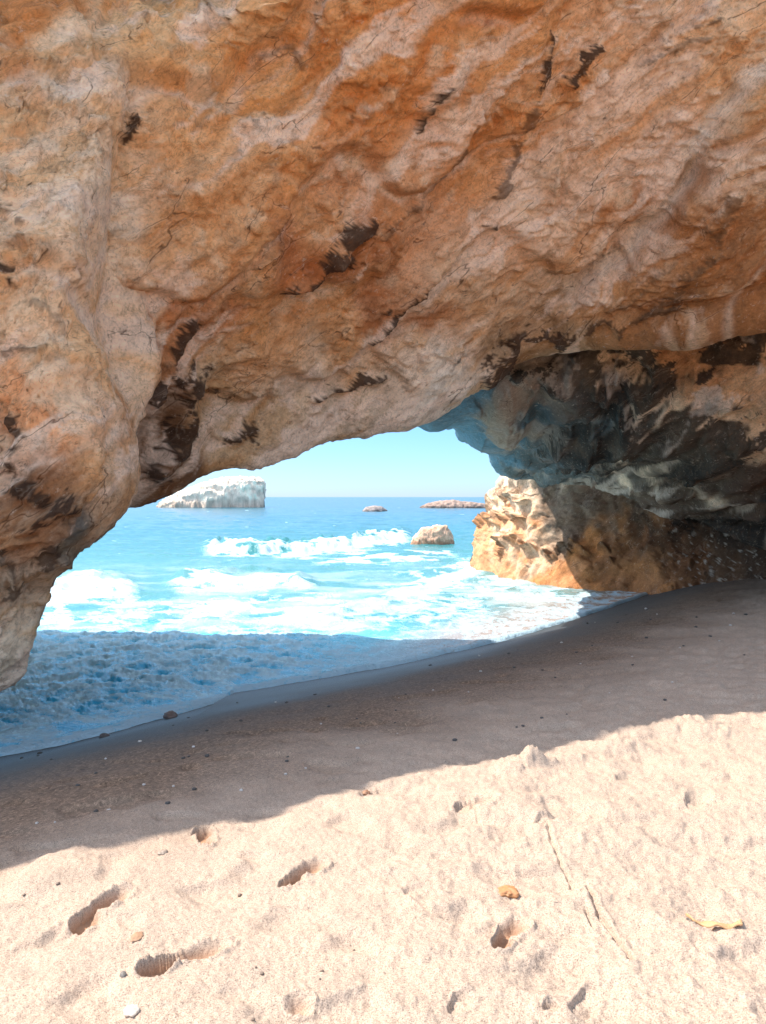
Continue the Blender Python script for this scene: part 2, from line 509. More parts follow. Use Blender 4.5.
def finish_colour(g, px, py, fm, table, k=0.92):
    c = rock_colour(g, px, py, table) * k * np.array([1.22, 1.36, 1.36])
    s1 = fbm(strata(g + 0.12 * np.stack([s2_ := fbm(g * 1.2 + 210, 3), s2_, -s2_], -1), 0.28, 2.7, 1.4) + 200, 5, 0.62)
    s2 = fbm(g * 2.5 + 300, 5, 0.6)
    # rust and brown mineral stain, chalky crust, painted shade under steps and in fissures
    rust = sm(s1, 0.12, 0.55)[..., None]
    c = c * (1 - rust) + c * np.array([0.90, 0.76, 0.60]) * rust
    tb = g @ B_DIR * 0.85 + 0.15 * g[..., 0] + 0.55 * fbm(g * 0.4 + 600, 3)
    fb = tb - np.floor(tb)
    wn = 0.5 + 0.7 * fbm(g * 2.2 + 640, 4, 0.6)
    eg = (np.clip(np.exp(-((fb - 0.85 + 0.03 * s2) / 0.035) ** 2) * wn, 0, 1) * 0.7)[..., None]
    c = c * (1 - eg) + np.array([0.88, 0.68, 0.52]) * eg
    ub = (np.clip(np.exp(-((fb - 0.96 + 0.03 * s2) / 0.04) ** 2) * (wn - 0.1), 0, 1) * 0.55)[..., None]
    c = c * (1 - ub) + np.array([0.36, 0.17, 0.08]) * ub  # brown band paints the shaded underside of each slab step
    chalk = (sm(s2 - 0.5 * s1, 0.30, 0.85))[..., None]
    c = c * (1 - 0.55 * chalk) + np.array([0.87, 0.60, 0.38]) * 0.5 * chalk
    pale = (0.7 * sm(-s1, 0.12, 0.5))[..., None]
    c = c * (1 - pale) + np.array([0.86, 0.62, 0.46]) * pale
    recess_ = (0.92 * fm)[..., None]  # shade in the fissures and hollows painted near black
    c = c * (1 - recess_) + np.array([0.045, 0.020, 0.010]) * recess_
    c = c / np.maximum(c.max(-1, keepdims=True) / 0.84, 1)
    return np.clip(c, 0.01, 0.88)
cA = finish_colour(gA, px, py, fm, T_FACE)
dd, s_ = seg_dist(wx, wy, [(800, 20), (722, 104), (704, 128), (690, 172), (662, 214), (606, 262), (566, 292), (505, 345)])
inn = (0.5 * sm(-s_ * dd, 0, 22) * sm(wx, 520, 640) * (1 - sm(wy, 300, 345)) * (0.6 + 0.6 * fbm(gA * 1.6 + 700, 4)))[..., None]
cA = cA * (1 - inn) + np.array([0.46, 0.22, 0.09]) * inn  # deeper facet's brown, partly its dimmer light painted in
# pale mineral edge along the long rib
dd, _ = seg_dist(wx, wy, [(766, 60), (722, 104), (704, 128), (690, 172), (662, 214), (606, 262), (566, 292)])
kk = (0.6 * (1 - sm(dd, 3, 12)))[..., None]
cA = cA * (1 - kk) + np.array([0.85, 0.68, 0.52]) * kk

arch = tag(empty('rock_arch', (0, 10, 0)), 'huge orange and brown sandstone arch hanging over the beach and framing the sea', 'rock arch')
def part(name, g, c, parent=arch, label=None, **kw):
    off = np.array(parent.location) if parent else 0
    o = grid_mesh(name, g - off, ROCK, parent, wrap=True, col=c, caps=True, **kw)
    if label: o['label'] = label
    return o
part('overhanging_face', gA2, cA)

# --- left buttress that hangs down in front of the lip
rows = [(-260, 190, 5.9, 1.6), (-120, 180, 5.8, 1.6), (0, 150, 5.8, 1.5), (100, 128, 5.75, 1.5), (200, 112, 5.7, 1.5), (300, 98, 5.65, 1.5), (380, 112, 5.6, 1.5), (440, 130, 5.6, 1.5),
        (480, 134, 5.6, 1.4), (515, 118, 5.6, 1.3), (538, 98, 5.6, 1.15), (554, 76, 5.6, 0.95), (566, 60, 5.65, 0.8), (582, 52, 5.8, 0.65), (596, 46, 6.0, 0.6),
        (620, 38, 6.05, 0.6), (645, 30, 6.05, 0.6), (668, 25, 6.1, 0.55), (684, 12, 6.15, 0.4), (696, -12, 6.2, 0.25), (704, -50, 6.25, 0.12)]
st = []
for y, rx, cd, th in rows:
    # ring: right silhouette, front, left far outside the frame, back
    sil = P(rx, y, cd + th * 0.75)
    f1 = P(rx - 14, y, cd + 0.30 * th)
    f2 = P(min(rx - 50, 100), y, cd - 0.02)
    f3 = P(rx - 150 if y < 560 else rx - 110, y, cd - 0.05)
    f4 = P(rx - 420, y, cd + 0.1)
    f5 = P(rx - 900, y, cd + 0.9)
    bk = P(rx - 500, y, cd + th + 1.6)
    b2 = P(rx - 60, y, cd + th + 0.55)
    if y < 420:
        f1, f2, f3 = [clear((p_[0] / p_[1]) * F + W / 2, y, p_[1]) for p_ in (f1, f2, f3)]
        sil = clear(rx, y, max(sil[1], f1[1] + 0.4))
        b2[1] = max(b2[1], sil[1] + 0.6); b2[0] = sil[0] - 0.3
    st.append([sil, f1, f2, f3, f4, f5, bk, b2])
csB = [6, 30, 30, 30, 30, 24, 20, 14, 12, 10, 8, 7, 5, 7, 10, 10, 9, 7, 5, 4]
ctB = [16, 26, 40, 26, 8, 6, 8, 14]
gB = loft(st, csB, ctB)
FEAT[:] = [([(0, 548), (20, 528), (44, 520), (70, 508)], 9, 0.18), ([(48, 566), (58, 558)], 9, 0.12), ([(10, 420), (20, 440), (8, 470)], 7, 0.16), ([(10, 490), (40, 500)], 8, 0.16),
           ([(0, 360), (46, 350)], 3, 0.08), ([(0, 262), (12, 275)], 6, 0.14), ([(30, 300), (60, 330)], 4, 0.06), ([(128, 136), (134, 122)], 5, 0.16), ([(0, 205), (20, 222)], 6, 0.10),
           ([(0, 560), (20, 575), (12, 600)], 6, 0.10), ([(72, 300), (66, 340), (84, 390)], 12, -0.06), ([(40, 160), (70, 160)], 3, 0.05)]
_k = np.arange(gB.shape[1]); _k = np.minimum(_k, gB.shape[1] - _k)
fadeB = np.ones(gB.shape[:2]) * (1 - 0.65 * np.exp(-(_k / 14.0) ** 2))[None, :]
gB2, px, py, fm, wx, wy = roughen(gB, damp=fadeB, slab=0.06, big=0.08, mid=0.05, small=0.026)
gB2 = trim(gB2)
T_PIL = [(60, 60, (222, 176, 140)), (20, 15, (200, 130, 80)), (40, 130, (226, 180, 146)), (110, 220, (234, 196, 168)), (60, 300, (220, 170, 132)), (40, 400, (196, 130, 88)), (90, 380, (218, 176, 144)), (100, 480, (190, 146, 114)), (110, 530, (170, 132, 104)),
         (20, 500, (120, 78, 52)), (20, 450, (150, 92, 60)), (40, 530, (120, 92, 74)), (60, 565, (84, 84, 82)), (20, 600, (170, 140, 118)), (15, 660, (190, 160, 136)), (0, 560, (150, 104, 74)), (135, 420, (160, 108, 72))]
T_PIL = [(x_, y_, tuple(v_ * (1.0 if y_ < 350 else min(1.15, 250 / max(c_))) for v_ in c_)) for x_, y_, c_ in T_PIL]  # lower rows lightened in colour where less bounce light reaches
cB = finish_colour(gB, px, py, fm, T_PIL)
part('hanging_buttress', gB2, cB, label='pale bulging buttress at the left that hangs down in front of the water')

# --- dark cave ceiling that reaches back and down to the far opening
lipC = [(405, 405, 13.2), (418, 412, 14.0), (430, 421, 15.0), (445, 428, 16.6), (470, 440, 18.6), (488, 456, 20.2), (503, 472, 21.2), (522, 478, 20.8), (565, 484, 19.2), (620, 490, 17.6),
        (680, 512, 16.0), (730, 530, 14.8), (790, 540, 13.6), (900, 540, 11.6), (1150, 570, 9.8)]
backC = [13.2, 14, 15, 16.6, 18.6, 20.2, 22.3, 21.8, 20.4, 19.2, 18.6, 18.0, 16.8, 14.5, 12.0]
st = []
for i, (lx, ly, ld) in enumerate(lipC):
    ax = np.interp(lx, [400, 447, 482, 512, 600, 700, 780, 980, 1300], [400, 440, 482, 512, 600, 700, 780, 980, 1300])
    ay = np.interp(ax, [400, 456, 490, 532, 600, 700, 780, 980, 1300], [418, 404, 376, 350, 326, 316, 300, 290, 300])
    ad = np.interp(ax, [400, 482, 600, 700, 780, 980, 1300], [11.4, 11.5, 11.0, 10.5, 10.1, 9.6, 9.2])
    t0 = P(ax - 10, ay - 70, ad + 1.3)
    t1 = P(ax, ay - 8, ad + 0.7)
    def mix(k, b=0.0):
        return P(ax + (lx - ax) * k, ay - 8 + (ly - ay + 8) * k, ad + 0.7 + (ld - ad - 0.7) * k ** 2.6 - b)
    lip = P(lx, ly, ld)
    n1 = lip + np.array([0.05, 0.3, 0.2])
    n2 = lip + np.array([0.0, 0.4, 1.1]) + np.array([(backC[i] - ld) * lx / 1600, backC[i] - ld, 0]) + np.array([0.3, 0, 0]) * (i < 8)
    n3 = np.array([lip[0] - 0.6, backC[i] - 0.2, max(lip[2] + 2.6, 5.6)])
    n4 = t0 + np.array([0, 1.6, 1.8])
    st.append([t0, t1, mix(0.35, 0.25 if i > 5 else 0.05), mix(0.7, 0.45 if i > 5 else 0.05), mix(0.92, 0.2 if i > 5 else 0), lip, n1, n2, n3, n4])
csC = [10, 14, 18, 24, 20, 18, 20, 32, 36, 36, 30, 32, 16, 10]
ctC = [22, 60, 60, 34, 14, 10, 8, 8, 8, 8]
gC = loft(st, csC, ctC)
FEAT[:] = [([(520, 372), (545, 366), (556, 384)], 7, 0.3), ([(628, 345), (650, 352), (668, 372), (640, 392)], 13, 0.7), ([(720, 345), (766, 335)], 13, 0.6),
           ([(560, 440), (600, 452), (640, 430), (630, 410)], 13, 0.5), ([(706, 384), (722, 372)], 6, 0.3), ([(690, 470), (720, 450), (766, 430)], 12, 0.4),
           ([(715, 420), (712, 440)], 7, 0.3), ([(600, 380), (620, 400), (634, 420)], 6, 0.35),
           ([(540, 400), (580, 420)], 14, -0.25), ([(590, 350), (580, 380)], 10, -0.2)]
def ceil_extra(wx, wy, p):
    return 0.30 * (ridged(p * 0.9 + 60, 2) - 0.6)
gC2, px, py, fm, wx, wy = roughen(gC, ysc=0.3, fdep=0.35, big=0.30, mid=0.10, small=0.02, extra=ceil_extra,
                                  damp=0.2 + 0.8 * sm(proj(gC)[0], 440, 600))
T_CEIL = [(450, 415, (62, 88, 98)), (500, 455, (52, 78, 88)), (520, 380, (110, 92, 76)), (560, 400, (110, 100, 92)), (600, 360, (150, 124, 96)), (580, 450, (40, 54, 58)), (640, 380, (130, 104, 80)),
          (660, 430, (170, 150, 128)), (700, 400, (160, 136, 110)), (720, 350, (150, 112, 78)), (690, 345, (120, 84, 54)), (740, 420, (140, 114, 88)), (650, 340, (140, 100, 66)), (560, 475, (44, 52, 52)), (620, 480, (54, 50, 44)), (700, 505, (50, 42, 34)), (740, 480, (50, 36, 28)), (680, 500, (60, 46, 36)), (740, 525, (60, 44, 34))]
cC = rock_colour(gC, px, py, T_CEIL) * 2.3  # teal light and deep shade painted into the ceiling tones
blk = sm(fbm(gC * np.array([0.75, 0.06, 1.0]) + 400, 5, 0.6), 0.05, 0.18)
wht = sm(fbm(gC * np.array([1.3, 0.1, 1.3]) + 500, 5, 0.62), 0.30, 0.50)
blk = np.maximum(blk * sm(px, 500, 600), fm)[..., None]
cC = cC * (1 - 0.9 * blk) + np.array([0.022, 0.018, 0.014]) * 0.9 * blk  # dark crevices painted in as near-black patches
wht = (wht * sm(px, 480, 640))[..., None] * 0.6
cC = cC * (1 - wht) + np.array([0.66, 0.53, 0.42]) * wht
part('cave_ceiling', gC2, cC, label='dark mottled cave ceiling with painted-in black crevices and pale patches')

# --- foot of the cliff at the far side of the opening and the cave's right wall
base = [(470, 25.8), (473, 25.2), (500, 23.4), (530, 22.0), (620, 20.4), (650, 19.2), (700, 18.2), (766, 16.4), (860, 14.6), (1000, 12.5), (1300, 10.0)]
sil_top = [504, 506, 514, 532, 620, 652, 702, 770, 864, 1004, 1304]
st = []
for i, (bx, bd) in enumerate(base):
    tx = sil_top[i]
    zt = np.interp(bx, [470, 500, 530, 620], [3.0, 3.1, 3.8, 4.6])
    def V(f, z, dd=0.0):
        if z > 2.5: z = zt * z / 4.6 if z > 3 else min(z, zt - 0.5)
        x = tx + (bx - tx) * f
        return np.array([(x - W / 2) / F * bd, bd + dd, z])
    s = 1.0 if i > 1 else 0.4
    st.append([V(0.0, 4.6, 0.5), V(0.0, 3.4, 0.35 * s), V(0.25, 2.6, 0.1), V(0.6, 1.9, -0.05), V(0.9, 1.2, -0.3 * s), V(1.0, 0.5, -0.9 * s), V(1.0, -0.3, -1.2 * s),
               V(1.0, -0.9, 1.5) + np.array([1.0, 0.6, 0]), V(0.3, 1.5, 3.0) + np.array([1.2, 0.6, 0]), V(0.0, 4.6, 2.6) + np.array([0.8, 0.4, 0])])
csE = [8, 26, 40, 40, 24, 34, 36, 26, 10, 8]
ctE = [26, 26, 26, 26, 26, 20, 6, 6, 6, 6]
gE = loft(st, csE, ctE)
FEAT[:] = [([(478, 520), (500, 516), (524, 514)], 2.2, 0.25), ([(488, 500), (506, 494), (526, 496)], 2, 0.2), ([(500, 540), (530, 545)], 2.5, 0.25), ([(500, 560), (508, 535)], 2, 0.25),
           ([(540, 552), (560, 545), (590, 552)], 2, 0.2), ([(600, 548), (612, 560)], 2, 0.2), ([(570, 560), (574, 545)], 2, 0.2)]
gE2, px, py, fm, wx, wy = roughen(gE, fdep=1.2, slab=0.0, big=0.34, mid=0.045, small=0.03)
T_FOOT = [(500, 500, (240, 212, 184)), (510, 482, (236, 208, 180)), (508, 530, (238, 206, 174)), (490, 525, (220, 168, 120)), (485, 545, (196, 126, 76)), (540, 565, (200, 128, 72)), (600, 558, (206, 138, 80)), (555, 500, (118, 104, 92)), (560, 528, (120, 104, 88)), (600, 515, (110, 90, 74)),  # sunlit cream at left and shaded grey at right painted into the tones
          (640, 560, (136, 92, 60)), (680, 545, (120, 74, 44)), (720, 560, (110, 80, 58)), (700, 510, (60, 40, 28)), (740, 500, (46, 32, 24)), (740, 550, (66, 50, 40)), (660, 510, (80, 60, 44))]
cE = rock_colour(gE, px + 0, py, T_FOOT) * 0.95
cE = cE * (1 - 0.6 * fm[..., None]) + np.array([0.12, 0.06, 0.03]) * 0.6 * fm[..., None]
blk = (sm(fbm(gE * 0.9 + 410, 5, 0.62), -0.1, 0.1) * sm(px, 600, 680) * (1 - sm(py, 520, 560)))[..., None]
cE = cE * (1 - 0.85 * blk) + np.array([0.02, 0.017, 0.014]) * 0.85 * blk  # right wall's deep shade painted near black
wht = (sm(fbm(gE * 6 + 520, 4, 0.62), 0.5, 0.62) * sm(px, 640, 700))[..., None] * 0.7  # small white glints painted on the shadowed wall
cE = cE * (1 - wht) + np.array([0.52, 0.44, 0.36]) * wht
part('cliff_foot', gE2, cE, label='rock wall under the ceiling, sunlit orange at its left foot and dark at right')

# ------------------------------------------------------------------ sand
def axis(stops):
    """stops: (start, end, step) pieces joined"""
    out = []
    for a, b, s in stops:
        out += list(np.arange(a, b, s))
    out.append(stops[-1][1])
    return np.array(out)

u = axis([(-3500, -700, 200), (-700, -60, 20), (-60, 830, 1.3), (830, 1500, 20), (1500, 4300, 200)])
v = axis([(545, 700, 1.0), (700, 1040, 1.25), (1040, 1500, 20), (1500, 6000, 300)])
U, V_ = np.meshgrid((u - W / 2) / F, v - HOR, indexing='ij')
# rows follow the distance at which the beach shows, so near sand is finely divided and far sand coarsely
D = F * 1.65 / V_
X, Y = U * D, D.copy()
sz = beach(X, Y)
pxs = u[:, None] + 0 * V_; pys = HOR - F * (sz - CAMZ) / Y
p2 = np.stack([X, Y, 0 * X], -1)
q = shore(X, Y)
dry = sm(q + 0.5 * fbm(p2 * 0.9, 4), 2.7, 4.7)
wet = 1 - sm(q + 0.3 * fbm(p2 * 1.2 + 4, 3), 0.5, 3.3)
rough = dry * (0.45 + 0.55 * sm(pxs, 260, 520))
sz = sz + 0.035 * fbm(p2 * 0.9 + 9, 3) * sm(q, 0.5, 3)
sz = sz + rough * (0.016 * fbm(p2 * 3.2 + 3, 4, 0.55) + 0.009 * fbm(p2 * 11 + 7, 4, 0.6) + 0.010 * sm(pxs, 300, 560) * (ridged(p2 * 5 + 50, 4, 0.6) - 0.5))
lum = fbm(p2 * 6.5 + 90, 3, 0.6)
sz = sz + rough * 0.010 * sm(lum, 0.15, 0.8)
sz = sz + (0.2 + 0.8 * dry) * 0.0035 * fbm(p2 * 32 + 70, 3, 0.7)
tr = fbm(p2 * np.array([2.6, 3.6, 1]) + 140, 2)          # old trampled hollows in the shaded damp sand
sz = sz - 0.03 * sm(tr, 0.15, 0.6) * sm(q, 1.8, 3.2)

def foot(px, py, ang, L, Wd, dep, toe=True, seed=0):
    """a footprint: ang is the heading on the ground (radians from +x), steep on its left rim, worn on the other"""
    global sz
    Wd *= 0.85; dep *= 0.64
    x0, y0, _ = on_sand(px, py)
    m = (np.abs(X - x0) < 0.5) & (np.abs(Y - y0) < 0.5)
    xx, yy = X[m] - x0, Y[m] - y0
    ns = np.stack([X[m], Y[m], 0 * X[m] + seed], -1)
    xx = xx + 0.016 * fbm(ns * 7 + 5, 2); yy = yy + 0.016 * fbm(ns * 7 + 35, 2)
    a = xx * math.cos(ang) + yy * math.sin(ang); b = -xx * math.sin(ang) + yy * math.cos(ang)
    def blob(ca, cb, ra, rb):
        return 1 - np.sqrt(((a - ca) / ra) ** 2 + ((b - cb) / rb) ** 2)
    f = blob(-L * 0.30, 0, L * 0.24, Wd * 0.42)
    if toe:
        f = np.maximum(f, blob(L * 0.20, 0.01, L * 0.32, Wd * 0.55))
        f = np.maximum(f, blob(-0.03, 0.25 * Wd, L * 0.34, Wd * 0.26))
    # steep wall towards the sun, slack slope on the lee side
    lx = xx * S.x + yy * S.y
    lx = lx / math.hypot(S.x, S.y) - 0.01
    sh = np.clip(0.5 + lx / (Wd * 0.9), 0, 1)
    width = 0.16 + 0.84 * (1 - sh)
    k = np.clip(f / width, 0, 1); k = k * k * (3 - 2 * k)
    rimk = np.exp(-((f + 0.10) / 0.13) ** 2)
    sz[m] += -dep * k + dep * 0.42 * rimk * (0.45 + 1.1 * fbm(ns * 13, 4, 0.65))
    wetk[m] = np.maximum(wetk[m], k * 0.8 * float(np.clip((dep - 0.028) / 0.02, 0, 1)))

wetk = np.zeros(X.shape)
foot(104, 905, 1.15, 0.30, 0.15, 0.085, seed=1)
foot(188, 955, 0.55, 0.34, 0.14, 0.075, seed=2)
foot(206, 834, 1.9, 0.24, 0.12, 0.08, seed=3)
foot(306, 872, 0.9, 0.28, 0.13, 0.075, seed=4)
foot(287, 992, 2.4, 0.22, 0.13, 0.06, toe=False, seed=5)
foot(512, 930, 1.0, 0.26, 0.12, 0.075, seed=6)
foot(478, 808, 0.4, 0.26, 0.14, 0.05, seed=7)
foot(560, 822, 0.3, 0.28, 0.14, 0.03, seed=8)
foot(716, 922, 0.2, 0.22, 0.12, 0.05, toe=False, seed=9)
foot(640, 775, 2.8, 0.26, 0.14, 0.035, seed=10)
foot(700, 800, 0.9, 0.28, 0.14, 0.035, seed=11)
foot(472, 985, 1.0, 0.24, 0.10, 0.03, toe=False, seed=12)
foot(556, 1000, 0.7, 0.12, 0.09, 0.04, toe=False, seed=13)
foot(600, 990, 0.7, 0.30, 0.13, 0.025, seed=14)
foot(430, 900, 2.0, 0.30, 0.13, 0.02, seed=15)
foot(385, 790, 0.4, 0.28, 0.13, 0.03, seed=16)

def groove(pts, w, dep):
    global sz
    P3 = [on_sand(a, b)[:2] for a, b in pts]
    wxx = X + 0.012 * fbm(p2 * 14, 3); wyy = Y + 0.012 * fbm(p2 * 14 + 30, 3)
    d, _ = seg_dist(wxx, wyy, P3)
    sz = sz - dep * (1 - sm(d, w * 0.3, w)) + dep * 0.35 * np.exp(-((d - 1.6 * w) / (0.7 * w)) ** 2)
groove([(546, 824), (556, 852), (574, 884)], 0.010, 0.014)
groove([(588, 886), (598, 908), (612, 930), (632, 962)], 0.012, 0.02)
groove([(470, 805), (480, 822)], 0.01, 0.012)
groove([(586, 905), (592, 925)], 0.01, 0.015)
# heap of kicked-up sand on the shadow's edge
for (cx, cy, r, h) in [(522, 759, 0.16, 0.055), (541, 757, 0.12, 0.05), (506, 765, 0.12, 0.03), (572, 752, 0.14, 0.03), (620, 738, 0.2, 0.04), (700, 720, 0.3, 0.04)]:
    x0, y0, _ = on_sand(cx, cy + 6)
    rr = np.hypot(X - x0, Y - y0) + 0.05 * fbm(p2 * 8 + 11, 3)
    sz = sz + h * (1 - sm(rr, 0.2 * r, r)) * (0.8 + 0.8 * (ridged(p2 * 11 + 3, 3, 0.5) - 0.5))

ms, ts, bs = new_mat('beach_sand')
tc = ts.nodes.new('ShaderNodeTexCoord')
aw = node(ts, 'ShaderNodeAttribute', attribute_name='wet'); ad_ = node(ts, 'ShaderNodeAttribute', attribute_name='dry'); ak = node(ts, 'ShaderNodeAttribute', attribute_name='damp')
g1 = node(ts, 'ShaderNodeTexNoise', Scale=210.0, Detail=4.0, Roughness=0.75)
g2 = node(ts, 'ShaderNodeTexNoise', Scale=5.0, Detail=8.0, Roughness=0.6)
g3 = node(ts, 'ShaderNodeTexNoise', Scale=70.0, Detail=6.0, Roughness=0.7)
g4 = node(ts, 'ShaderNodeTexVoronoi', Scale=55.0)
for g in (g1, g2, g3, g4): ts.links.new(tc.outputs['Object'], g.inputs['Vector'])
base_c = mixc(ts, (0.50, 0.368, 0.278), (0.43, 0.325, 0.25), ramp(ts, g2.outputs[0], [(0.38, 0.0), (0.62, 1.0)]))
base_c = mixc(ts, base_c, ramp(ts, g1.outputs[0], [(0.38, 0.22), (0.48, 0.92), (0.62, 1.18)]), 0.85, 'MULTIPLY')
base_c = mixc(ts, base_c, ramp(ts, g3.outputs[0], [(0.30, 0.55), (0.44, 1.0), (0.6, 1.08)]), 0.7, 'MULTIPLY')
damp_shade_c = mixc(ts, (0.25, 0.155, 0.10), (0.18, 0.118, 0.08), g2.outputs[0])  # damp sand, darkened further to paint in the arch's shade
damp_shade_c = mixc(ts, damp_shade_c, ramp(ts, g1.outputs[0], [(0.34, 0.35), (0.5, 1.0), (0.66, 1.7)]), 0.9, 'MULTIPLY')
vbw = node(ts, 'ShaderNodeRGBToBW'); ts.links.new(g4.outputs['Color'], vbw.inputs[0])
damp_shade_c = mixc(ts, damp_shade_c, ramp(ts, vbw.outputs[0], [(0.25, 0.45), (0.45, 0.95), (0.68, 1.0), (0.78, 1.6)]), 0.6, 'MULTIPLY')
damp_shade_c = mixc(ts, damp_shade_c, ramp(ts, g3.outputs[0], [(0.3, 0.6), (0.5, 1.0), (0.7, 1.5)]), 0.7, 'MULTIPLY')
c = mixc(ts, damp_shade_c, base_c, ad_.outputs['Fac'])
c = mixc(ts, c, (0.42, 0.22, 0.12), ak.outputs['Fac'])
wet_c = mixc(ts, (0.048, 0.062, 0.070), (0.036, 0.048, 0.056), g2.outputs[0])
wet_c = mixc(ts, wet_c, ramp(ts, g1.outputs[0], [(0.36, 0.55), (0.5, 1.0), (0.68, 1.6)]), 0.8, 'MULTIPLY')
c = mixc(ts, c, wet_c, aw.outputs['Fac'])
ts.links.new(c, bs.inputs['Base Color'])
rr_ = node(ts, 'ShaderNodeMapRange'); ts.links.new(aw.outputs['Fac'], rr_.inputs[0])
rr_.inputs[3].default_value = 0.95; rr_.inputs[4].default_value = 0.5
ts.links.new(rr_.outputs[0], bs.inputs['Roughness'])
bs.inputs['Specular IOR Level'].default_value = 0.3
b1 = node(ts, 'ShaderNodeBump', Strength=0.55, Distance=0.012); ts.links.new(g3.outputs[0], b1.inputs['Height'])
b2_ = node(ts, 'ShaderNodeBump', Strength=0.35, Distance=0.004); ts.links.new(g1.outputs[0], b2_.inputs['Height']); ts.links.new(b1.outputs[0], b2_.inputs['Normal'])
ts.links.new(b2_.outputs[0], bs.inputs['Normal'])
sand = grid_mesh('sand', np.stack([X, Y, sz], -1), ms, attrs={'wet': wet, 'dry': dry, 'damp': wetk})
tag(sand, kind='structure')
SX, SY, SZ = X, Y, sz

# sand behind and beside the viewer, and the sea bed: one coarse sheet below the fine one
gx = np.concatenate([np.arange(-400, -40, 30), np.arange(-40, 60, 2.0), np.arange(60, 430, 30)])
gy = np.concatenate([np.arange(-300, -10, 15), np.arange(-10, 40, 1.0), np.arange(40, 400, 30)])
X, Y = np.meshgrid(gx, gy, indexing='ij')
Z = beach(X, Y)
inside = (Y > 0.25) & (Y < 27)
Z = np.where(inside, Z - 0.25, Z + 0.02 * perlin(np.stack([X * 0.7, Y * 0.7, 0 * X], -1)))
Z = np.where(Y <= 0.25, Z - 0.02, Z)
Q = shore(X, Y)
ground = grid_mesh('ground', np.stack([X, Y, Z], -1), ms, attrs={'wet': 1 - sm(Q, 0.5, 2.2), 'dry': sm(Q, 2.7, 4.7), 'damp': 0 * Q})
tag(ground, kind='structure')

# ------------------------------------------------------------------ sea
u = axis([(-6000, -800, 300), (-800, -60, 15), (-60, 730, 1.4), (730, 1500, 15), (1500, 6800, 300)])
v = np.concatenate([[0.09, 0.2, 0.35, 0.6, 0.9, 1.3, 1.8, 2.3], np.arange(2.8, 60, 0.42), np.arange(60, 140, 0.7), np.arange(140, 270, 1.1), np.arange(270, 420, 12)])
U, V_ = np.meshgrid((u - W / 2) / F, v, indexing='ij')
D = F * CAMZ / V_
X, Y = U * D, D
px = u[:, None] + 0 * V_; py = HOR + V_
p2 = np.stack([X, Y, 0 * X], -1)
q = shore(X, Y)
far = np.clip(Y / 40, 0, 1)
q = q + 0.07 * fbm(p2 * 1.3 + 300, 3) + 0.02 * fbm(p2 * 7 + 310, 3)
# open-water chop
z = 0.0 * X
z = z + 0.10 * fbm(p2 * np.array([0.22, 0.40, 1]) + 3, 4, 0.55) * sm(Y, 9, 30)
z = z + 0.035 * fbm(p2 * np.array([0.9, 1.7, 1]) + 33, 4, 0.6) * sm(Y, 7, 16)
foam = np.zeros(X.shape)
wpx = px + 14 * fbm(p2 * 0.35 + 6, 3) ; wpy = py + (4 + 0.03 * V_) * fbm(p2 * np.array([0.5, 0.5, 1]) + 66, 4, 0.6)

def crest(pts, hgt, wpx_, foam_w, ends=30):
    """a breaking crest following picture points laid on the water"""
    global z, foam
    xs = [a for a, b in pts]; ys = [b for a, b in pts]
    yc = np.interp(px, xs, ys)
    e = sm(px, xs[0] - 1, xs[0] + ends) * (1 - sm(px, xs[-1] - ends, xs[-1] + 1))
    dyl = wpy - yc
    hh = np.where(dyl < 0, np.exp(-(dyl / (wpx_ * 1.2)) ** 2), np.exp(-(dyl / (wpx_ * 0.8)) ** 2)) * e
    z += hgt * hh * (0.85 + 0.5 * fbm(p2 * 1.1 + 8, 3))
    body = sm(dyl, -foam_w * 0.25, 0) * (1 - sm(dyl, foam_w * 0.5, foam_w * 1.8))
    lc = ridged(p2 * np.array([0.8, 1.0, 1]) + 210, 4, 0.65)
    foam = np.maximum(foam, e * body * sm(lc, 0.55 - 0.6 * body, 1.0 - 0.5 * body))

crest([(196, 548), (240, 551), (300, 549), (350, 545), (385, 538), (420, 536)], 0.42, 4.0, 7, 24)
crest([(300, 563), (360, 560), (420, 556), (470, 552)], 0.05, 4.0, 4, 40)
crest([(20, 592), (60, 588), (100, 584), (145, 588)], 0.25, 6.0, 16, 26)
crest([(160, 586), (200, 580), (250, 583), (325, 586)], 0.22, 6.0, 7, 26)
crest([(250, 622), (320, 616), (370, 604), (420, 588), (470, 568), (500, 560)], 0.10, 6.0, 8, 40)
# foam fields
lace = ridged(p2 * np.array([1.0, 0.8, 1]) + 0.4 * np.stack([fbm(p2 * 1.5, 3), fbm(p2 * 1.5 + 9, 3), 0 * X], -1), 4, 0.6)
f1 = sm(wpy, 586, 606) * (1 - sm(wpx, 300, 420)) 
f1b = sm(wpy, 596, 622) * (1 - sm(q, 0.4, 1.6))
f2 = 0.75 * sm(px, 330, 420) * sm(wpy + (px - 430) * 0.28, 556, 582)
field = np.maximum(np.maximum(f1, 0.9 * f1b), f2 / 0.75 * 0.95)
foam = np.maximum(foam, field * sm(lace, 0.42 - 0.15 * field, 1.05 - 0.15 * field))
mist = sm(fbm(p2 * np.array([0.25, 0.6, 1]) + 120, 4), -0.1, 0.6) * sm(py, 550, 590) * 0.45
foam = np.maximum(foam, mist * sm(lace, 0.5, 0.8))
spk = sm(fbm(p2 * np.array([0.5, 2.0, 1]) + 160, 4, 0.65), 0.9, 1.1) * 0.5 * (py < 560) * sm(py, 500, 506)
foam = np.maximum(foam, spk)
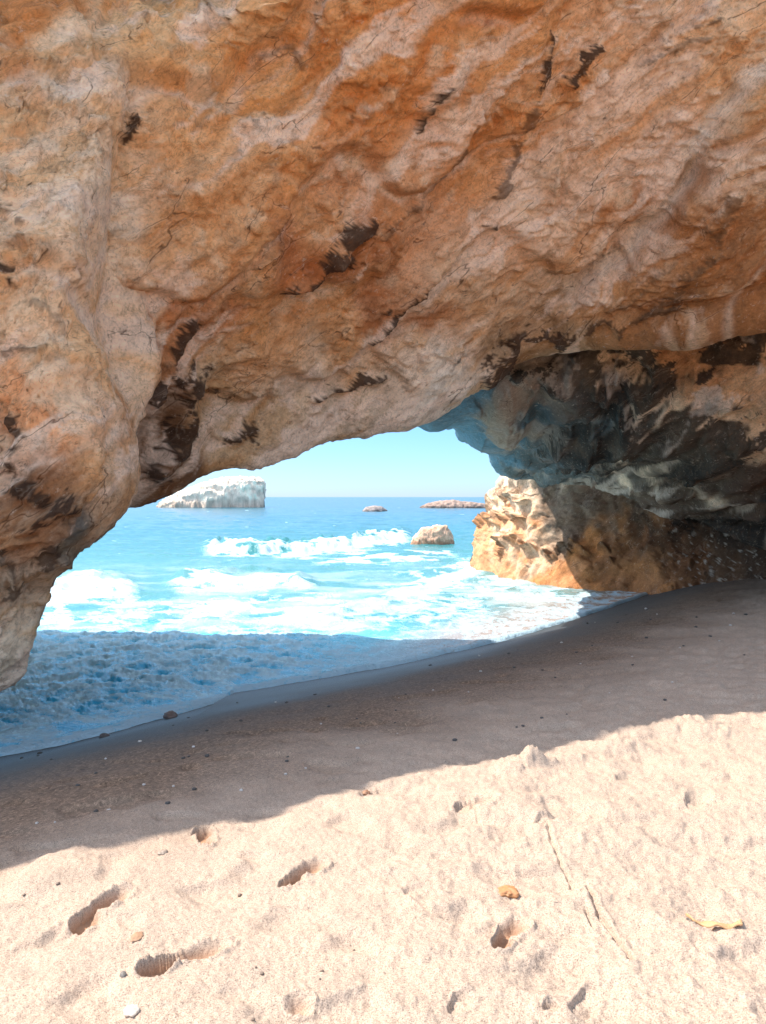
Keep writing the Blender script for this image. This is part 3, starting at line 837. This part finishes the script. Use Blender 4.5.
# tumbled wash in the shade at the left: lumpy and thick; smoother to the right
lumpz = sm(py, 622, 640) * (1 - sm(wpx, 270, 370)) * (1 - sm(q, -0.4, 0.05))
lump = fbm(p2 * np.array([2.0, 2.4, 1]) + 77, 5, 0.62)
lump2 = ridged(p2 * np.array([1.6, 2.1, 1]) + 88, 4, 0.6)
z = z + lumpz * 0.55 * (0.14 * (1 - np.abs(lump)) + 0.10 * lump2 - 0.08)
fm2 = lumpz * sm(0.8 * lump2 + 0.5 * lump, 0.0, 0.6)
foam = np.where(lumpz > 0.02, foam * (1 - lumpz) + fm2 * 0.5 , foam)
sw = sm(py, 610, 640) * sm(wpx, 280, 370)
foam = np.where(sw > 0.01, foam * (1 - 0.55 * sw) + 0.22 * sw * (0.4 + 0.8 * sm(lace, 0.45, 0.8)), foam)
# bright rim of the swash
edge = sm(q, -0.13, -0.05) * (0.75 + 0.25 * sm(fbm(p2 * 5, 3), -0.3, 0.3))
for q0, a0 in ((0.42, 0.5), (0.85, 0.6), (1.5, 0.5), (2.3, 0.45)):
    ln = np.exp(-((q + q0 + 0.25 * fbm(p2 * 0.5 + q0 * 40, 3)) / 0.05) ** 2) * a0 * sm(px, 250, 380) * sm(fbm(p2 * 1.4 + 9 * q0, 3), -0.5, 0.2)
    foam = np.maximum(foam, ln)
foam = np.maximum(foam, edge * 0.95)
z = z * (1 - sm(q, -1.2, 0.0)) + 0.035 - 0.9 * np.maximum(q, 0) + 0.02 * np.exp(-((q + 0.10) / 0.10) ** 2)
foam = np.clip(foam, 0, 1)

# water colour by depth over the bed: pale aqua in the shallows, deep cyan offshore, blue painted in under the arch's shadow
stops = [(498, (10, 112, 150)), (506, (14, 128, 165)), (518, (30, 150, 184)), (532, (60, 168, 194)), (560, (112, 190, 206)), (590, (130, 196, 212)), (625, (80, 196, 232)), (680, (56, 184, 232)), (760, (40, 166, 220))]
sy = [s[0] for s in stops]; sc_ = np.array([lin(s[1]) for s in stops])
ryy = py + 5 * fbm(p2 * np.array([0.1, 0.3, 1]), 3)
wc = np.stack([np.interp(ryy, sy, sc_[:, k]) for k in range(3)], -1) * (np.interp(py, [500, 620, 640], [0.42, 0.5, 1.0])[..., None] * np.array([0.62, 0.94, 0.82]))  # rows in the arch's shadow lightened in colour to offset it
# milky aerated water between the foam streaks
mk = (0.92 * sm(ryy, 552, 600) * sm(fbm(p2 * np.array([0.4, 0.5, 1]) + 230, 4, 0.6), -0.5, 0.7) * (1 - sm(py, 626, 640)))[..., None]
wc = wc * (1 - mk) + np.array([0.44, 0.55, 0.57]) * mk
# aerated water of the tumbled wash: pale lumps over its shade's blue painted in
lb = (lumpz * sm(0.9 * lump2 + 0.6 * lump, 0.1, 1.1))[..., None]
wc = wc * (1 - 0.5 * lumpz[..., None]) + np.array([0.04, 0.46, 0.82]) * 0.5 * lumpz[..., None]
wc = wc * (1 - lb) + np.array([0.62, 0.88, 0.95]) * lb
# thin sandy wash near the far right shore
thin = (sm(q, -2.6, -0.3) * sm(px, 320, 460) * sm(py, 556, 585))[..., None]
wc = wc * (1 - thin) + lin((196, 178, 168)) * thin * 0.75
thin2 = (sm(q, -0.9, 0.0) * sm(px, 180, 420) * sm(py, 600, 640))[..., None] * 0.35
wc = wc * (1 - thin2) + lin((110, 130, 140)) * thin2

mw, tw, bw = new_mat('sea_water')
tcw = tw.nodes.new('ShaderNodeTexCoord')
ac = node(tw, 'ShaderNodeAttribute', attribute_name='Col'); af = node(tw, 'ShaderNodeAttribute', attribute_name='foam')
nf = node(tw, 'ShaderNodeTexNoise', Scale=9.0, Detail=8.0, Roughness=0.7, Distortion=0.5)
nf2 = node(tw, 'ShaderNodeTexVoronoi', Scale=16.0, feature='DISTANCE_TO_EDGE')
wrp = node(tw, 'ShaderNodeTexNoise', Scale=6.0, Detail=3.0)
tw.links.new(tcw.outputs['Object'], nf.inputs['Vector']); tw.links.new(tcw.outputs['Object'], wrp.inputs['Vector'])
vadd = node(tw, 'ShaderNodeVectorMath', operation='MULTIPLY_ADD'); tw.links.new(wrp.outputs['Color'], vadd.inputs[0]); vadd.inputs[1].default_value = (0.25, 0.25, 0); tw.links.new(tcw.outputs['Object'], vadd.inputs[2])
tw.links.new(vadd.outputs[0], nf2.inputs['Vector'])
# fine break-up of the foam edge
m1 = node(tw, 'ShaderNodeMath', operation='MULTIPLY_ADD'); tw.links.new(nf.outputs[0], m1.inputs[0]); m1.inputs[1].default_value = 0.9; tw.links.new(af.outputs['Fac'], m1.inputs[2])
m2 = node(tw, 'ShaderNodeMath', operation='MULTIPLY_ADD'); tw.links.new(nf2.outputs[0], m2.inputs[0]); m2.inputs[1].default_value = -1.2; tw.links.new(m1.outputs[0], m2.inputs[2])
fo = ramp(tw, m2.outputs[0], [(0.45, 0.0), (1.25, 1.0)])
msk = node(tw, 'ShaderNodeMath', operation='MULTIPLY'); tw.links.new(fo, msk.inputs[0])
mm = ramp(tw, af.outputs['Fac'], [(0.02, 0.0), (0.25, 1.0)]); tw.links.new(mm, msk.inputs[1])
cw = mixc(tw, ac.outputs['Color'], (0.44, 0.60, 0.70), msk.outputs[0])
tw.links.new(cw, bw.inputs['Base Color'])
ro = node(tw, 'ShaderNodeMapRange'); tw.links.new(msk.outputs[0], ro.inputs[0]); ro.inputs[3].default_value = 0.16; ro.inputs[4].default_value = 0.8
tw.links.new(ro.outputs[0], bw.inputs['Roughness'])
bw.inputs['IOR'].default_value = 1.33
bw.inputs['Specular IOR Level'].default_value = 0.35
wv = node(tw, 'ShaderNodeTexNoise', Scale=2.6, Detail=7.0, Roughness=0.6)
mpw = node(tw, 'ShaderNodeMapping'); mpw.inputs['Scale'].default_value = (0.6, 1.2, 1); tw.links.new(tcw.outputs['Object'], mpw.inputs[0]); tw.links.new(mpw.outputs[0], wv.inputs['Vector'])
bmw = node(tw, 'ShaderNodeBump', Strength=0.6, Distance=0.12); tw.links.new(wv.outputs[0], bmw.inputs['Height'])
bmf = node(tw, 'ShaderNodeBump', Strength=0.5, Distance=0.03); tw.links.new(m2.outputs[0], bmf.inputs['Height']); tw.links.new(bmw.outputs[0], bmf.inputs['Normal'])
tw.links.new(bmf.outputs[0], bw.inputs['Normal'])
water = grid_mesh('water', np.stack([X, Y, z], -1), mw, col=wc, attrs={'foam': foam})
tag(water, kind='structure')

# ------------------------------------------------------------------ rocks standing in the sea
def sea_rock(name, outline, depth, thick, mat_c, label, cat, seed, flute=0.0, rows_n=70, cols_n=120, amp=0.12, lowc=None, group=None):
    """outline: (px, py) along the top from left to right; a closed body rising out of the water"""
    xs = np.linspace(outline[0][0], outline[-1][0], cols_n)
    tops = np.interp(xs, [a for a, b in outline], [b for a, b in outline])
    wx_ = (xs - W / 2) / F * depth
    tz = np.maximum(CAMZ - (tops - HOR) / F * depth, -0.3)
    th = np.linspace(0, 2 * math.pi, rows_n, endpoint=False)
    zb = -0.6
    ring = []
    for i in range(cols_n):
        e = math.sin(math.pi * (i + 0.5) / cols_n) ** 0.4
        r = thick * e
        hh = tz[i] - zb
        cy, cz = np.cos(th), np.sin(th)
        sq = 0.45
        yy = np.sign(cy) * np.abs(cy) ** sq * r * (1 - 0.2 * (cz > 0) * np.abs(cz))
        zz = np.where(cz > 0, np.abs(cz) ** sq * hh, 0) + zb
        ring.append(np.stack([np.full(rows_n, wx_[i]), depth + r * 0.2 + yy, zz], -1))
    g = np.array(ring)
    span = wx_[-1] - wx_[0]
    n = grid_normals(g, True)
    s = (9.0 if span > 5 else 4.0) / span
    cen = g.mean((0, 1)); sgn = np.sign(((g - cen) * n).sum(-1).mean()); n = n * sgn
    d = amp * span * 0.35 * (ridged(g * s * np.array([1, 1, 1.6]) + seed, 5, 0.6) - 0.55)
    if flute: d = d + flute * (ridged(g * s * np.array([3.2, 1, 0.5]) + seed + 5, 3) - 0.5) * sm(g[..., 2], 0, tz.max() * 0.5)
    g2 = g + n * d[..., None]
    s2 = fbm(g * s * 2 + seed, 5, 0.6)
    c = lin(mat_c) * (1 + 0.35 * s2[..., None])
    lz = (1 - sm(g[..., 2] + 0.15 * s2, 0.12 * tz.max(), 0.3 * tz.max()))[..., None]
    c = c * (1 - 0.6 * lz) + lin(lowc or (120, 96, 80)) * 0.6 * lz
    loc = Vector((wx_.mean(), depth, 0))
    o = grid_mesh(name, g2 - np.array(loc), ROCK, None, wrap=True, col=np.clip(c, 0.02, 0.85), caps=True)
    o.location = loc
    tag(o, label, cat, group)
    return o

sea_rock('sea_stack', [(158, 508), (163, 501), (172, 496), (186, 490), (204, 483), (222, 478), (240, 477), (256, 477), (263, 479), (265, 488), (264, 508)], 180, 9, (236, 214, 192),
         'large flat-topped white rock islet rising from the sea at the left of the opening', 'sea rock', 1, flute=0.12, cols_n=170, rows_n=110, lowc=(150, 128, 112))
sea_rock('sea_rock', [(410, 546), (413, 538), (418, 532), (422, 528), (430, 527), (438, 525), (447, 525.5), (452, 534), (455, 546)], 38.5, 0.9, (214, 172, 144),
         'pinkish brown boulder in the surf, nearest the orange foot of the cliff', 'sea rock', 11, amp=0.16, lowc=(140, 96, 70))
sea_rock('reef', [(420, 507), (428, 503.5), (440, 501), (452, 499.8), (462, 501.5), (470, 502), (478, 503), (485, 504), (490, 507)], 170, 5, (150, 128, 116),
         'long low dark reef on the horizon at the right', 'reef', 21, amp=0.08, lowc=(70, 60, 56))
sea_rock('reef', [(362, 511), (366, 507), (374, 505.5), (382, 506.5), (388, 511)], 130, 2.5, (140, 130, 126),
         'small half-sunk reef in the middle distance below the centre of the sky gap', 'reef', 31, amp=0.08, lowc=(70, 66, 66))

# ------------------------------------------------------------------ stones and scraps on the sand
def sand_z(x, y):
    k = np.argmin((SX - x) ** 2 + (SY - y) ** 2)
    return float(SZ.flat[k])

def stone(name, px, py, w_px, c, label, cat='pebble', group=None, flat=0.6, seed=0, n=14, elong=1.0):
    x, y, _ = on_sand(px, py)
    zz = sand_z(x, y)
    r = w_px / 2 / F * y
    th = np.linspace(0, 2 * math.pi, 2 * n, endpoint=False); ph = np.linspace(0.08, math.pi - 0.08, n)
    T, PH = np.meshgrid(th, ph, indexing='ij')
    g = np.stack([np.sin(PH) * np.cos(T) * elong, np.sin(PH) * np.sin(T), np.cos(PH) * flat], -1)
    g = g.transpose(1, 0, 2)
    d = 1 + 0.32 * fbm(g * 1.3 + seed * 3.7, 3) + 0.08 * ridged(g * 3 + seed, 2)
    g = g * d[..., None] * r
    cc = lin(c) * (1 + 0.3 * fbm(g / r * 2 + seed, 3)[..., None])
    o = grid_mesh(name, g, PEB, None, wrap=True, col=np.clip(cc, 0.01, 0.9), caps=True)
    o.location = (x, y, zz + r * flat * 0.45)
    o.rotation_euler.z = seed * 1.3
    tag(o, label, cat, group)
    return o

mp_, tp, bp = new_mat('pebble_stone')
a_ = node(tp, 'ShaderNodeAttribute', attribute_name='Col'); nn_ = node(tp, 'ShaderNodeTexNoise', Scale=120.0, Detail=5.0)
tp.links.new(mixc(tp, a_.outputs['Color'], ramp(tp, nn_.outputs[0], [(0.35, 0.6), (0.65, 1.3)]), 0.7, 'MULTIPLY'), bp.inputs['Base Color'])
bp.inputs['Roughness'].default_value = 0.6
PEB = mp_

stone('stone', 171, 718, 13, (120, 100, 92), 'brown stone on wet sand below the cusp of the swash, largest of the three there', 'stone', 'stones at the edge of the wash', seed=1)
stone('stone', 105, 737, 9, (96, 84, 80), 'dark stone at the water edge between the two other stones there', 'stone', 'stones at the edge of the wash', seed=2)
stone('stone', 38, 748, 12, (80, 78, 80), 'flat dark stone at the water edge nearest the left side of the photo', 'stone', 'stones at the edge of the wash', seed=3, flat=0.35)
stone('stone', 131, 1016, 15, (214, 196, 176), 'pale cream stone on sunlit sand at the bottom left', 'stone', seed=4, flat=0.45)
stone('stone_chip', 123, 974, 8, (120, 112, 104), 'small grey angular chip on sunlit sand left of the long footprint', 'stone', seed=5)
stone('stone_chip', 137, 936, 13, (160, 124, 96), 'flat ochre chip on sunlit sand between two left footprints', 'stone', seed=6, flat=0.2, elong=1.2)
stone('stone_chip', 163, 854, 9, (150, 132, 116), 'small grey-brown chip near the shadow edge left of the upper footprint', 'stone', seed=7, flat=0.4)
stone('stone', 509, 889, 20, (176, 122, 78), 'knobbly orange lump half sunk in pale sand above a curved footprint', 'stone', seed=8, flat=0.35, n=26)
stone('stone', 366, 790, 8, (150, 110, 84), 'brown clod lying right on the edge of the shade', 'stone', seed=9)
for k, (a, b, s, where) in enumerate([
        (300, 923, 4, 'above the round hollow at the lower left, nearest the leg-shaped footprint'), (354, 938, 4, 'right of the round hollow, alone on smooth sand'),
        (262, 971, 5, 'upper right one of a close pair left of the round hollow'), (256, 967, 3, 'smaller one of a close pair left of the round hollow'),
        (322, 967, 4, 'upper one of two just right of the round hollow'), (320, 975, 3, 'lower one of two just right of the round hollow'),
        (24, 897, 4, 'nearest the left side of the photo'), (240, 885, 5, 'midway between the two upper left footprints'),
        (58, 889, 5, 'just left of the leftmost footprint'), (253, 1018, 5, 'at the very bottom of the photo')]):
    stone('pebble', a, b, s * 0.8, (112, 94, 80), 'tiny dark pebble ' + where, group='tiny dark pebbles on sunlit sand', seed=20 + k, n=8)
rp = random.Random(3)
cnt = 0
while cnt < 90:
    a = rp.uniform(5, 755); t_ = rp.random()
    yt = np.interp(a, [0, 226, 233, 500, 645, 766], [756, 702, 695, 645, 600, 590]); yb = np.interp(a, [0, 300, 766], [856, 790, 690])
    b = yt + 6 + (yb - yt - 14) * t_ ** 1.4
    s = rp.choice([2.0, 2.2, 2.6, 3.2]) * (1.25 if b > 740 else 0.9)
    if rp.random() < 0.5:
        stone('pebble', a, b, s, (190, 178, 168), 'tiny pale pebble or shell bit on the damp shaded sand', group='tiny pale pebbles on damp sand', seed=100 + cnt, n=6)
    else:
        stone('pebble', a, b, s * 1.2, (74, 68, 64), 'tiny dark pebble on the damp shaded sand', group='tiny dark pebbles on damp sand', seed=100 + cnt, n=6)
    cnt += 1

# curled strip of orange bark lying in a hollow at the right
mbk, tb, bb = new_mat('bark_scrap')
nb = node(tb, 'ShaderNodeTexNoise', Scale=60.0, Detail=6.0)
tb.links.new(mixc(tb, (0.45, 0.18, 0.05), (0.60, 0.42, 0.24), ramp(tb, nb.outputs[0], [(0.4, 0.0), (0.62, 1.0)])), bb.inputs['Base Color'])
bb.inputs['Roughness'].default_value = 0.7
x0, y0, _ = on_sand(716, 926)
n_ = 60
ring = []
for i in range(n_):
    t_ = i / (n_ - 1)
    cxp = np.interp(t_, [0, 0.15, 0.5, 0.85, 1], [-0.095, -0.085, 0.0, 0.085, 0.105]); cyp = np.interp(t_, [0, 0.15, 0.5, 0.85, 1], [0.045, 0.005, -0.03, -0.02, 0.02])
    wv_ = 0.013 * (math.sin(math.pi * t_) ** 0.5 + 0.2) * (1 + 0.4 * math.sin(t_ * 23))
    th = np.linspace(0, 2 * math.pi, 10, endpoint=False)
    ring.append(np.stack([cxp + 0 * th, cyp + np.cos(th) * wv_, 0.006 * np.sin(th) + 0.006 * math.sin(t_ * 17) + 0.008], -1))
bk = grid_mesh('bark_scrap', np.array(ring), mbk, None, wrap=True, caps=True)
bk.location = (x0, y0, sand_z(x0, y0) + 0.006)
tag(bk, 'curved orange-brown scrap of bark lying in a hollow of the pale sand', 'bark scrap')
